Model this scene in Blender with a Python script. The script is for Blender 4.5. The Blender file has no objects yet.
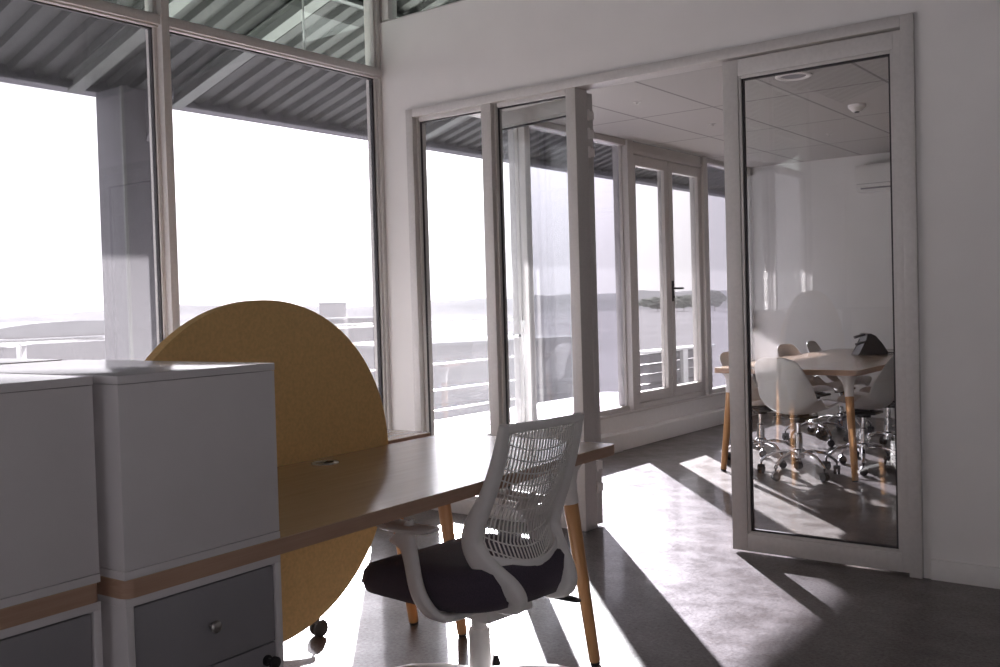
import bpy, bmesh, math, random
from mathutils import Vector, Matrix, noise
R = math.radians
PI = math.pi
scene = bpy.context.scene
COL = scene.collection
random.seed(7)

# ------------------------------------------------------------------ materials
def new_mat(name):
    m = bpy.data.materials.new(name)
    m.use_nodes = True
    nt = m.node_tree
    nt.nodes.clear()
    out = nt.nodes.new('ShaderNodeOutputMaterial')
    return m, nt, out

def N(nt, kind, **kw):
    n = nt.nodes.new(kind)
    for k, v in kw.items():
        if k in n.inputs: n.inputs[k].default_value = v
        else: setattr(n, k, v)
    return n

def ramp(nt, fac, stops):
    r = nt.nodes.new('ShaderNodeValToRGB')
    el = r.color_ramp.elements
    while len(el) < len(stops): el.new(0.5)
    for e, (p, c) in zip(el, stops):
        e.position = p; e.color = (*c, 1) if len(c) == 3 else c
    nt.links.new(fac, r.inputs['Fac'])
    return r

def plain(name, col, rough=0.5, metal=0.0, var=0.06, scale=30.0, bump=0.0, bscale=300.0, spec=0.5, coat=0.0, sheen=0.0):
    m, nt, out = new_mat(name)
    b = N(nt, 'ShaderNodeBsdfPrincipled')
    b.inputs['Roughness'].default_value = rough
    b.inputs['Metallic'].default_value = metal
    b.inputs['Specular IOR Level'].default_value = spec
    b.inputs['Coat Weight'].default_value = coat
    b.inputs['Sheen Weight'].default_value = sheen
    tc = N(nt, 'ShaderNodeTexCoord')
    nz = N(nt, 'ShaderNodeTexNoise', Scale=scale, Detail=4.0)
    nt.links.new(tc.outputs['Object'], nz.inputs['Vector'])
    lo = tuple(c * (1 - var) for c in col); hi = tuple(min(1, c * (1 + var)) for c in col)
    r = ramp(nt, nz.outputs['Fac'], [(0.3, lo), (0.7, hi)])
    nt.links.new(r.outputs['Color'], b.inputs['Base Color'])
    if bump:
        n2 = N(nt, 'ShaderNodeTexNoise', Scale=bscale, Detail=2.0)
        nt.links.new(tc.outputs['Object'], n2.inputs['Vector'])
        bp = N(nt, 'ShaderNodeBump', Strength=bump, Distance=0.002)
        nt.links.new(n2.outputs['Fac'], bp.inputs['Height'])
        nt.links.new(bp.outputs['Normal'], b.inputs['Normal'])
    nt.links.new(b.outputs['BSDF'], out.inputs['Surface'])
    return m

def wood(name, c1, c2, rough=0.4, stretch=(14, 1.2, 14), scale=3.0, coat=0.0, spec=0.5):
    m, nt, out = new_mat(name)
    b = N(nt, 'ShaderNodeBsdfPrincipled')
    b.inputs['Roughness'].default_value = rough
    b.inputs['Coat Weight'].default_value = coat
    b.inputs['Specular IOR Level'].default_value = spec
    b.inputs['Coat Roughness'].default_value = 0.2
    tc = N(nt, 'ShaderNodeTexCoord')
    mp = N(nt, 'ShaderNodeMapping'); mp.inputs['Scale'].default_value = stretch
    nt.links.new(tc.outputs['Object'], mp.inputs['Vector'])
    nz = N(nt, 'ShaderNodeTexNoise', Scale=scale, Detail=6.0, Roughness=0.6, Distortion=0.4)
    nt.links.new(mp.outputs['Vector'], nz.inputs['Vector'])
    r = ramp(nt, nz.outputs['Fac'], [(0.3, c1), (0.7, c2)])
    nt.links.new(r.outputs['Color'], b.inputs['Base Color'])
    nt.links.new(b.outputs['BSDF'], out.inputs['Surface'])
    return m

def glass(name, tint, dust=0.0, dustcol=(0.8, 0.78, 0.8), refl=1.0):
    """thin sheet: both faces reflect by Fresnel, the rest passes straight through; a little dust scatters sunlight"""
    m, nt, out = new_mat(name)
    geo = N(nt, 'ShaderNodeNewGeometry')
    ior = N(nt, 'ShaderNodeMapRange')
    ior.inputs['To Min'].default_value = 1.5; ior.inputs['To Max'].default_value = 1 / 1.5
    nt.links.new(geo.outputs['Backfacing'], ior.inputs['Value'])
    fr = N(nt, 'ShaderNodeFresnel'); nt.links.new(ior.outputs['Result'], fr.inputs['IOR'])
    mul = N(nt, 'ShaderNodeMath', operation='MULTIPLY'); mul.inputs[1].default_value = refl
    nt.links.new(fr.outputs['Fac'], mul.inputs[0])
    tr = N(nt, 'ShaderNodeBsdfTransparent', Color=(*tint, 1))
    gl = N(nt, 'ShaderNodeBsdfGlossy', Color=(1, 1, 1, 1), Roughness=0.0)
    mx = N(nt, 'ShaderNodeMixShader')
    nt.links.new(mul.outputs['Value'], mx.inputs['Fac'])
    nt.links.new(tr.outputs['BSDF'], mx.inputs[1]); nt.links.new(gl.outputs['BSDF'], mx.inputs[2])
    last = mx
    if dust:
        tc = N(nt, 'ShaderNodeTexCoord')
        nz = N(nt, 'ShaderNodeTexNoise', Scale=110.0, Detail=3.0)
        nt.links.new(tc.outputs['Object'], nz.inputs['Vector'])
        mr = N(nt, 'ShaderNodeMapRange')
        mr.inputs['From Min'].default_value = 0.3; mr.inputs['From Max'].default_value = 0.75
        mr.inputs['To Min'].default_value = dust * 0.6; mr.inputs['To Max'].default_value = dust * 1.5
        nt.links.new(nz.outputs['Fac'], mr.inputs['Value'])
        tl = N(nt, 'ShaderNodeBsdfTranslucent', Color=(*dustcol, 1))
        m2 = N(nt, 'ShaderNodeMixShader')
        nt.links.new(mr.outputs['Result'], m2.inputs['Fac'])
        nt.links.new(mx.outputs['Shader'], m2.inputs[1]); nt.links.new(tl.outputs['BSDF'], m2.inputs[2])
        last = m2
    nt.links.new(last.outputs['Shader'], out.inputs['Surface'])
    return m

def concrete_floor():
    m, nt, out = new_mat('polished_concrete')
    b = N(nt, 'ShaderNodeBsdfPrincipled')
    tc = N(nt, 'ShaderNodeTexCoord')
    n1 = N(nt, 'ShaderNodeTexNoise', Scale=1.3, Detail=8.0, Roughness=0.62, Distortion=0.6)
    n2 = N(nt, 'ShaderNodeTexNoise', Scale=85.0, Detail=5.0, Roughness=0.7)
    vo = N(nt, 'ShaderNodeTexVoronoi', Scale=110.0)
    for n in (n1, n2, vo): nt.links.new(tc.outputs['Object'], n.inputs['Vector'])
    r1 = ramp(nt, n1.outputs['Fac'], [(0.3, (0.062, 0.049, 0.045)), (0.5, (0.085, 0.069, 0.063)), (0.72, (0.118, 0.098, 0.090))])
    r2 = ramp(nt, n2.outputs['Fac'], [(0.3, (0.5, 0.5, 0.5)), (0.7, (1.4, 1.39, 1.38))])
    mx = N(nt, 'ShaderNodeMixRGB', blend_type='MULTIPLY'); mx.inputs['Fac'].default_value = 0.75
    nt.links.new(r1.outputs['Color'], mx.inputs['Color1']); nt.links.new(r2.outputs['Color'], mx.inputs['Color2'])
    r3 = ramp(nt, vo.outputs['Distance'], [(0.08, (0.55, 0.5, 0.48)), (0.2, (1, 1, 1))])
    m3 = N(nt, 'ShaderNodeMixRGB', blend_type='MULTIPLY'); m3.inputs['Fac'].default_value = 0.6
    nt.links.new(mx.outputs['Color'], m3.inputs['Color1']); nt.links.new(r3.outputs['Color'], m3.inputs['Color2'])
    nt.links.new(m3.outputs['Color'], b.inputs['Base Color'])
    b.inputs['Coat Weight'].default_value = 0.30; b.inputs['Coat Roughness'].default_value = 0.09
    n6 = N(nt, 'ShaderNodeTexNoise', Scale=70.0, Detail=6.0, Roughness=0.75)
    nt.links.new(tc.outputs['Object'], n6.inputs['Vector'])
    m6 = N(nt, 'ShaderNodeMapRange'); m6.inputs['From Min'].default_value = 0.35; m6.inputs['From Max'].default_value = 0.65
    m6.inputs['To Min'].default_value = 0.10; m6.inputs['To Max'].default_value = 0.90
    nt.links.new(n6.outputs['Fac'], m6.inputs['Value']); nt.links.new(m6.outputs['Result'], b.inputs['Specular IOR Level'])
    n4 = N(nt, 'ShaderNodeTexNoise', Scale=6.0, Detail=6.0, Roughness=0.7)
    nt.links.new(tc.outputs['Object'], n4.inputs['Vector'])
    mr = N(nt, 'ShaderNodeMapRange'); mr.inputs['From Min'].default_value = 0.3; mr.inputs['From Max'].default_value = 0.7
    mr.inputs['To Min'].default_value = 0.30; mr.inputs['To Max'].default_value = 0.48
    nt.links.new(n4.outputs['Fac'], mr.inputs['Value']); nt.links.new(mr.outputs['Result'], b.inputs['Roughness'])
    n5 = N(nt, 'ShaderNodeTexNoise', Scale=45.0, Detail=8.0, Roughness=0.65)
    nt.links.new(tc.outputs['Object'], n5.inputs['Vector'])
    bp = N(nt, 'ShaderNodeBump', Strength=0.30, Distance=0.003)
    nt.links.new(n5.outputs['Fac'], bp.inputs['Height']); nt.links.new(bp.outputs['Normal'], b.inputs['Normal'])
    nt.links.new(b.outputs['BSDF'], out.inputs['Surface'])
    return m

def tile_ceiling():
    """0.6 x 1.2 m lay-in boards: the thin grid between them is a slightly darker groove"""
    m, nt, out = new_mat('ceiling_boards')
    b = N(nt, 'ShaderNodeBsdfPrincipled', Roughness=0.8)
    tc = N(nt, 'ShaderNodeTexCoord')
    mp = N(nt, 'ShaderNodeMapping'); mp.inputs['Rotation'].default_value = (0, 0, 0)
    mp.inputs['Location'].default_value = (3.70, -6.65, 0)
    nt.links.new(tc.outputs['Object'], mp.inputs['Vector'])
    br = N(nt, 'ShaderNodeTexBrick')
    br.offset = 0.0; br.squash = 1.0
    br.inputs['Scale'].default_value = 1.0
    br.inputs['Mortar Size'].default_value = 0.010
    br.inputs['Mortar Smooth'].default_value = 0.0
    br.inputs['Brick Width'].default_value = 0.6
    br.inputs['Row Height'].default_value = 1.2
    br.inputs['Color1'].default_value = (0.50, 0.48, 0.465, 1)
    br.inputs['Color2'].default_value = (0.475, 0.455, 0.44, 1)
    br.inputs['Mortar'].default_value = (0.27, 0.255, 0.25, 1)
    nt.links.new(mp.outputs['Vector'], br.inputs['Vector'])
    nt.links.new(br.outputs['Color'], b.inputs['Base Color'])
    nt.links.new(b.outputs['BSDF'], out.inputs['Surface'])
    return m

M = {}
M['floor'] = concrete_floor()
M['wall'] = plain('white_wall_paint', (0.86, 0.845, 0.825), 0.7, var=0.02, scale=4, bump=0.05, bscale=120)
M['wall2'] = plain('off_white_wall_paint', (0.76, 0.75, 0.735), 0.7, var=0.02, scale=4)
M['wallb'] = plain('white_skirting', (0.76, 0.75, 0.73), 0.45, var=0.02)
M['alu'] = plain('grey_powder_coated_frame', (0.62, 0.60, 0.58), 0.42, metal=0.1, var=0.04, scale=60)
M['alud'] = plain('dark_rubber_gasket', (0.035, 0.033, 0.035), 0.6)
M['ceil'] = tile_ceiling()
M['tint'] = glass('tinted_window_glass', (0.69, 0.68, 0.705), dust=0.017, dustcol=(0.85, 0.83, 0.88))
M['clear'] = glass('clear_green_glass', (0.93, 0.965, 0.945), dust=0.002)
M['tint2'] = glass('deep_tinted_glass', (0.485, 0.475, 0.51), dust=0.010, dustcol=(0.85, 0.83, 0.88))
M['door2'] = glass('balcony_door_glass', (0.58, 0.57, 0.59), dust=0.006)
M['door'] = glass('door_glass', (0.955, 0.965, 0.965), dust=0.006)
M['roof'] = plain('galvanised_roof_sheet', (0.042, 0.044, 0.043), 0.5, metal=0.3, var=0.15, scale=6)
M['steel'] = plain('painted_steel', (0.10, 0.10, 0.115), 0.5, metal=0.2, var=0.1, scale=8)
M['steell'] = plain('light_galvanised_steel', (0.15, 0.162, 0.155), 0.45, metal=0.3, var=0.1, scale=12)
M['rail'] = plain('railing_steel', (0.72, 0.74, 0.74), 0.3, metal=0.7, var=0.05)
M['deck'] = plain('balcony_screed', (0.55, 0.54, 0.53), 0.6, var=0.12, scale=3)
M['desk'] = wood('pale_oak_top', (0.56, 0.40, 0.265), (0.63, 0.46, 0.32), 0.26, stretch=(16, 1.0, 16), spec=0.5, coat=0.8)
M['edge'] = wood('oak_edge_band', (0.42, 0.26, 0.18), (0.50, 0.33, 0.235), 0.45, stretch=(10, 1, 40))
M['legw'] = wood('beech_leg', (0.50, 0.25, 0.10), (0.60, 0.33, 0.15), 0.4, stretch=(30, 30, 2))
M['white'] = plain('white_plastic', (0.89, 0.865, 0.84), 0.38, var=0.02)
M['cab'] = plain('white_melamine', (0.72, 0.69, 0.69), 0.14, var=0.02, scale=10)
M['drawer'] = plain('grey_melamine', (0.29, 0.28, 0.295), 0.4, var=0.03, scale=10)
M['yellow'] = plain('mustard_felt', (0.80, 0.53, 0.235), 0.95, var=0.08, scale=90, bump=0.4, bscale=700, spec=0.1)
M['navy'] = plain('dark_navy_fabric', (0.085, 0.068, 0.092), 0.9, var=0.25, scale=400, bump=0.3, bscale=900, sheen=0.15, spec=0.2)
M['black'] = plain('black_plastic', (0.02, 0.02, 0.022), 0.4)
M['chrome'] = plain('chrome', (0.85, 0.86, 0.88), 0.07, metal=1.0, var=0.01)
M['shell'] = plain('white_shell_plastic', (0.74, 0.73, 0.71), 0.3, var=0.015)
M['gold'] = plain('brushed_knob', (0.45, 0.42, 0.40), 0.35, metal=0.8)
M['ground'] = plain('dry_ground', (0.17, 0.168, 0.178), 0.95, var=0.18, scale=0.02, spec=0.0)
M['hill'] = plain('far_hills', (0.15, 0.152, 0.16), 0.95, var=0.15, scale=0.01, spec=0.0)
M['bwall'] = plain('pale_render', (0.30, 0.295, 0.30), 0.8, var=0.05, scale=0.3, spec=0.0)
M['broof'] = plain('pale_sheet_roof', (0.27, 0.275, 0.28), 0.6, var=0.08, scale=0.2, spec=0.0)
M['leaf'] = plain('foliage', (0.22, 0.24, 0.21), 0.9, var=0.4, scale=1.5, spec=0.0)
M['bark'] = plain('bark', (0.14, 0.11, 0.09), 0.9)
M['slat'] = plain('dark_slats', (0.10, 0.095, 0.11), 0.5, metal=0.3)
M['screen'] = plain('phone_screen', (0.06, 0.06, 0.065), 0.15)
M['lever'] = M['black']

# ------------------------------------------------------------------ mesh builder
class MB:
    def __init__(s):
        s.bm = bmesh.new()
    def box(s, a, b, bev=0.0, mat=None, seg=2):
        a = Vector(a); b = Vector(b)
        c = (a + b) / 2; d = b - a
        r = bmesh.ops.create_cube(s.bm, size=1.0)
        vs = r['verts']
        for v in vs:
            v.co = Vector((v.co.x * abs(d.x), v.co.y * abs(d.y), v.co.z * abs(d.z))) + c
        if bev:
            es = list({e for v in vs for e in v.link_edges})
            r = bmesh.ops.bevel(s.bm, geom=es, offset=bev, segments=seg, profile=0.6, affect='EDGES')
            vs = list({v for f in r['faces'] for v in f.verts} | {v for v in vs if v.is_valid})
        if mat is not None:
            for v in vs: v.co = mat @ v.co
        return vs
    def prism(s, poly, z0, z1, bev=0.0, axis='z'):
        """closed polygon (x, y) pushed from z0 to z1"""
        def P(x, y, z):
            return {'z': (x, y, z), 'x': (z, x, y), 'y': (x, z, y)}[axis]
        lo = [s.bm.verts.new(P(x, y, z0)) for x, y in poly]
        hi = [s.bm.verts.new(P(x, y, z1)) for x, y in poly]
        fs = [s.bm.faces.new(lo), s.bm.faces.new(hi)]
        n = len(poly)
        for i in range(n):
            fs.append(s.bm.faces.new((lo[i], lo[(i + 1) % n], hi[(i + 1) % n], hi[i])))
        if bev:
            es = list({e for f in fs[:2] for e in f.edges})
            bmesh.ops.bevel(s.bm, geom=es, offset=bev, segments=2, profile=0.6, affect='EDGES')
        return fs
    def rings(s, rings, cap=True, close=False):
        vr = [[s.bm.verts.new(p) for p in r] for r in rings]
        n = len(vr[0])
        m = len(vr)
        for i in range(m if close else m - 1):
            for j in range(n):
                s.bm.faces.new((vr[i][j], vr[i][(j + 1) % n], vr[(i + 1) % m][(j + 1) % n], vr[(i + 1) % m][j]))
        if cap and not close:
            s.bm.faces.new(vr[0]); s.bm.faces.new(vr[-1])
        return vr
    def sweep(s, pts, a, b, side, n=10, sq=2.6, cap=True):
        """superelliptical section along pts; half-size a along `side`, b along the third direction"""
        pts = [Vector(p) for p in pts]
        m = len(pts)
        rr = []
        for i, p in enumerate(pts):
            t = (pts[min(i + 1, m - 1)] - pts[max(i - 1, 0)]).normalized()
            sd = Vector(side); sd = (sd - t * sd.dot(t)).normalized()
            w = t.cross(sd)
            aa = a[i] if isinstance(a, (list, tuple)) else a
            bb = b[i] if isinstance(b, (list, tuple)) else b
            ring = []
            for k in range(n):
                th = 2 * PI * (k + 0.5) / n
                c, q = math.cos(th), math.sin(th)
                cx = math.copysign(abs(c) ** (2 / sq), c); qx = math.copysign(abs(q) ** (2 / sq), q)
                ring.append(p + sd * aa * cx + w * bb * qx)
            rr.append(ring)
        s.rings(rr, cap)
    def tube(s, pts, r, n=8):
        pts = [Vector(p) for p in pts]
        m = len(pts); rr = []
        prev = None
        for i, p in enumerate(pts):
            t = (pts[min(i + 1, m - 1)] - pts[max(i - 1, 0)]).normalized()
            if prev is None:
                ref = Vector((0, 0, 1)) if abs(t.z) < 0.9 else Vector((1, 0, 0))
                sd = t.cross(ref).normalized()
            else:
                sd = (prev - t * prev.dot(t)).normalized()
            prev = sd
            w = t.cross(sd)
            ra = r[i] if isinstance(r, (list, tuple)) else r
            rr.append([p + (sd * math.cos(2 * PI * k / n) + w * math.sin(2 * PI * k / n)) * ra for k in range(n)])
        s.rings(rr)
    def lathe(s, prof, c=(0, 0, 0), n=24, mat=None):
        """prof: (radius, z)"""
        rr = []
        for r, z in prof:
            ring = []
            for k in range(n):
                v = Vector((r * math.cos(2 * PI * k / n), r * math.sin(2 * PI * k / n), z))
                if mat is not None: v = mat @ v
                ring.append(v + Vector(c))
            rr.append(ring)
        s.rings(rr)
    def grid(s, f, nu, nv):
        vs = [[s.bm.verts.new(f(i / nu, j / nv)) for i in range(nu + 1)] for j in range(nv + 1)]
        for j in range(nv):
            for i in range(nu):
                s.bm.faces.new((vs[j][i], vs[j][i + 1], vs[j + 1][i + 1], vs[j + 1][i]))
        return vs
    def build(s, name, mat, parent=None, smooth=35, mods=()):
        bmesh.ops.recalc_face_normals(s.bm, faces=s.bm.faces[:])
        me = bpy.data.meshes.new(name)
        s.bm.to_mesh(me); s.bm.free()
        mats = mat if isinstance(mat, (list, tuple)) else [mat]
        for m in mats: me.materials.append(m)
        if smooth:
            for p in me.polygons: p.use_smooth = True
            me.set_sharp_from_angle(angle=R(smooth))
        o = bpy.data.objects.new(name, me)
        COL.objects.link(o)
        if parent: o.parent = parent
        for kind, kw in mods:
            md = o.modifiers.new(kind.lower(), kind)
            for k, v in kw.items(): setattr(md, k, v)
        return o

def tag(o, label=None, cat=None, group=None, kind=None):
    if label: o['label'] = label
    if cat: o['category'] = cat
    if group: o['group'] = group
    if kind: o['kind'] = kind
    return o

def empty(name, loc=(0, 0, 0), rz=0.0):
    o = bpy.data.objects.new(name, None)
    o.empty_display_size = 0.05
    COL.objects.link(o)
    o.location = loc; o.rotation_euler = (0, 0, rz)
    return o

def copy_tree(o, parent=None):
    c = o.copy(); COL.objects.link(c)
    if parent: c.parent = parent
    for ch in list(o.children): copy_tree(ch, c)
    return c

def struct(o, label=None, cat=None):
    return tag(o, label, cat, kind='structure')

# ------------------------------------------------------------------ measured layout
XW = -4.30            # inner face of the window wall
YP = 4.47             # front face of the glazed partition
YB = 10.055           # back wall of the meeting room
RX = 2.6              # right wall
BK = -4.2             # wall behind the camera
ZC = 2.62             # meeting room ceiling
RS = math.tan(R(16))  # roof slope
RX0, RZ0 = -7.03, 2.92
def roof_z(x): return RZ0 + (x - RX0) * RS

# ------------------------------------------------------------------ room shell
b = MB(); b.box((XW - 0.12, BK - 0.1, -0.25), (RX + 0.1, YB + 0.1, 0.0)); struct(b.build('floor', M['floor'], smooth=0))
b = MB(); b.box((XW - 4.0 + 1.2, BK - 0.1, -0.3), (XW - 0.12, 11.6, -0.01)); struct(b.build('balcony_floor', M['deck'], smooth=0))

# partition wall: left pier, header, right part
PT = 0.10
FX0, FX1, FZ = -4.089, -1.148, 2.432
b = MB()
b.box((XW - 0.10, YP, 0), (FX0, YP + PT, 3.0))
b.box((FX0, YP, FZ), (FX1, YP + PT, 3.0))
b.box((FX1, YP, 0), (RX, YP + PT, 3.0))
struct(b.build('wall_partition', M['wall'], smooth=0))
b = MB(); b.box((FX1 + 0.03, YP - 0.014, 0), (RX, YP, 0.088), 0.003); struct(b.build('baseboard_right', M['wallb']))
b = MB(); b.box((XW + 0.02, YP - 0.014, 0), (FX0, YP, 0.088), 0.003); struct(b.build('baseboard_left', M['wallb']))

# walls behind / right of the camera, above the window wall
b = MB()
b.box((RX, BK, 0), (RX + 0.1, -2.3, roof_z(RX) + 0.1)); b.box((RX, 0.2, 0), (RX + 0.1, YB, roof_z(RX) + 0.1))
b.box((RX, -2.3, 0), (RX + 0.1, 0.2, 0.85)); b.box((RX, -2.3, 2.7), (RX + 0.1, 0.2, roof_z(RX) + 0.1))
struct(b.build('wall_right', M['wall'], smooth=0))
w = struct(empty('window_14', (RX + 0.05, -1.05, 0.85)))  # unseen opening added to throw fill light on cabinets, screen and chair
b = MB(); hw = 1.25
b.box((-0.04, -hw, 0), (0.04, hw, 0.06), 0.004); b.box((-0.04, -hw, 1.79), (0.04, hw, 1.85), 0.004)
for k in range(3):
    y = -hw + 0.03 + k * (hw - 0.03); b.box((-0.04, y - 0.03, 0.06), (0.04, y + 0.03, 1.79), 0.004)
b.build('window_frame', M['alu'], w)
b = MB(); b.box((-0.003, -hw + 0.03, 0.03), (0.003, hw - 0.03, 1.82)); b.build('pane', M['tint'], w, smooth=0)
b = MB()
b.box((XW, BK - 0.1, 0), (-3.2, BK, roof_z(RX) + 0.1)); b.box((1.9, BK - 0.1, 0), (RX, BK, roof_z(RX) + 0.1))
b.box((-3.2, BK - 0.1, 0), (1.9, BK, 0.85)); b.box((-3.2, BK - 0.1, 3.0), (1.9, BK, roof_z(RX) + 0.1))
struct(b.build('wall_rear', M['wall'], smooth=0))
w = struct(empty('window_13', (-0.65, BK - 0.05, 0.85)))  # invented window behind the camera, added as fill light for the near room
b = MB(); hw = 2.55
b.box((-hw, -0.04, 0), (hw, 0.04, 0.06), 0.004); b.box((-hw, -0.04, 2.09), (hw, 0.04, 2.15), 0.004)
for k in range(4):
    x = -hw + 0.03 + k * (2 * hw - 0.06) / 3; b.box((x - 0.03, -0.04, 0.06), (x + 0.03, 0.04, 2.09), 0.004)
b.build('window_frame', M['alu'], w)
b = MB(); b.box((-hw + 0.03, -0.003, 0.03), (hw - 0.03, 0.003, 2.12)); b.build('pane', M['tint'], w, smooth=0)
b = MB(); b.box((XW - 0.1, YB, 0), (RX, YB + 0.1, ZC + 0.6)); struct(b.build('wall_meeting_room', M['wall2'], smooth=0))
b = MB(); b.box((0.25, YP + PT, 0), (0.35, YB, ZC)); struct(b.build('wall_meeting_side', M['wall2'], smooth=0))
b = MB(); b.box((XW + 0.02, YP + PT, ZC), (RX, YB, ZC + 0.05)); struct(b.build('ceiling', M['ceil'], smooth=0))
# knee wall under the windows, with the stepped skirting duct of the meeting room
b = MB(); b.box((XW - 0.1, BK, 0), (XW + 0.04, YB, 0.27), 0.004); struct(b.build('wall_window_sill', M['wallb']))
b = MB()
b.box((XW + 0.04, YP + PT + 0.01, 0), (XW + 0.17, 7.0, 0.15), 0.006)
b.box((XW + 0.04, 7.0, 0), (XW + 0.15, YB, 0.14), 0.006)
struct(b.build('baseboard_window', M['wallb']))
b = MB(); b.box((XW - 0.12, BK, 0.27), (XW + 0.06, YB, 0.288), 0.003); struct(b.build('trim_sill', M['alu']))
# solid end of the window wall behind the camera
b = MB(); b.box((XW - 0.1, BK, 0.27), (XW, -2.9, roof_z(XW) + 0.05)); struct(b.build('wall_left', M['wall'], smooth=0))

# corrugated roof over room and balcony
b = MB()
prof = []
y = -6.0; pitch = 0.19
while y < 17.0:
    prof += [(y, 0.0), (y + 0.085, 0.0), (y + 0.105, 0.045), (y + 0.17, 0.045)]
    y += pitch
vs = []
for x in (RX0 + 0.03, RX + 0.4):
    lo = [b.bm.verts.new((x, py, roof_z(x) + 0.06 + pz)) for py, pz in prof]
    hi = [b.bm.verts.new((x, py, roof_z(x) + 0.075 + pz)) for py, pz in prof]
    vs.append((lo, hi))
n = len(prof)
for i in range(n - 1):
    b.bm.faces.new((vs[0][0][i], vs[0][0][i + 1], vs[1][0][i + 1], vs[1][0][i]))
    b.bm.faces.new((vs[0][1][i], vs[1][1][i], vs[1][1][i + 1], vs[0][1][i + 1]))
for k in (0, 1):
    for i in range(n - 1):
        b.bm.faces.new((vs[k][0][i], vs[k][0][i + 1], vs[k][1][i + 1], vs[k][1][i]))
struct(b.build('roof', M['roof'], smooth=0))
# eaves beam (channel along the roof edge)
b = MB()
b.box((RX0 - 0.06, -6.0, RZ0), (RX0 + 0.02, 17.0, RZ0 + 0.24), 0.004)
b.box((RX0 + 0.02, -6.0, RZ0), (RX0 + 0.10, 17.0, RZ0 + 0.022), 0.004)
b.box((RX0 + 0.02, -6.0, RZ0 + 0.13), (RX0 + 0.05, 17.0, RZ0 + 0.15), 0.004)
struct(b.build('trim_eaves', M['steel']))

# ------------------------------------------------------------------ window wall
def window(name, y0, y1, lower, upper, z0=0.288, zt=2.666, zb=2.712, label=''):
    """one bay: frame bars, lower tinted pane, transom, clear pane above"""
    w = struct(empty(name, (XW, (y0 + y1) / 2, z0)), label, 'window')
    h = (y1 - y0) / 2
    top = roof_z(XW) - 0.02 - z0
    b = MB()
    b.box((-0.09, -h, 0), (0.0, h, 0.05), 0.003)
    b.box((-0.09, -h, zt - z0), (0.018, h, zb - z0), 0.004)
    b.box((-0.075, -h, zt - z0 - 0.010), (0.0, h, zt - z0), 0.002)
    b.box((-0.075, -h, zb - z0), (0.0, h, zb - z0 + 0.010), 0.002)
    b.box((-0.09, -h, top - 0.06), (0.0, h, top), 0.003)
    b.build('window_frame', M['alu'], w)
    g = MB()
    for ya, yb in ((-h, -h + 0.008), (h - 0.008, h)):
        g.box((-0.055, ya + math.copysign(0.036, -ya), 0.05), (-0.028, yb + math.copysign(0.036, -yb), zt - z0 - 0.010))
    g.box((-0.055, -h + 0.03, zt - z0 - 0.016), (-0.028, h - 0.03, zt - z0 - 0.010))
    g.build('gasket', M['alud'], w, smooth=0)
    b = MB(); b.box((-0.045, -h + 0.03, 0.045), (-0.039, h - 0.03, zt - z0 - 0.005)); b.build('pane', lower, w, smooth=0)
    b = MB(); b.box((-0.045, -h + 0.03, zb - z0 + 0.01), (-0.039, h - 0.03, top - 0.05)); b.build('upper_pane', upper, w, smooth=0)
    return w

def mullion(name, y, z1, z0=0.288, w=0.06, proj=0.04):
    o = MB()
    o.box((XW - 0.11, y - w / 2, z0), (XW + proj, y + w / 2, z1), 0.004)
    o.box((XW - 0.06, y - w / 2 - 0.017, z0), (XW - 0.015, y + w / 2 + 0.017, z1), 0.002)
    return struct(o.build(name, M['alu']))

tops = roof_z(XW) - 0.02
MY = [-2.88, -1.72, -0.2, 1.33, 2.92, 4.458]
for i, y in enumerate(MY):
    mullion('trim_%d' % (i + 1), y, tops, w=0.045 if i < 5 else 0.03, proj=0.03 if i < 5 else 0.0)
for i in range(len(MY) - 1):
    window('window_%d' % (i + 1), MY[i], MY[i + 1], M['tint'], M['clear'])
# meeting-room part of the same wall
MY2 = [5.95, 7.47, 8.93, YB - 0.05]
for i, y in enumerate(MY2):
    mullion('trim_%d' % (len(MY) + i + 1), y, ZC, w=0.10 if i in (1, 2) else 0.07)
def inner_window(name, y0, y1, gl='tint2'):
    w = struct(empty(name, (XW, (y0 + y1) / 2, 0.288)))
    h = (y1 - y0) / 2; t = ZC - 0.288
    b = MB()
    b.box((-0.09, -h, 0), (0.0, h, 0.04), 0.003); b.box((-0.09, -h, t - 0.05), (0.02, h, t), 0.003)
    b.build('window_frame', M['alu'], w)
    b = MB(); b.box((-0.045, -h + 0.03, 0.035), (-0.039, h - 0.03, t - 0.045)); b.build('pane', M[gl], w, smooth=0)
    return w
inner_window('window_6', 4.57, 5.95, 'tint')
inner_window('window_7', 5.95, 7.47)
inner_window('window_8', 8.93, YB - 0.05)
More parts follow.
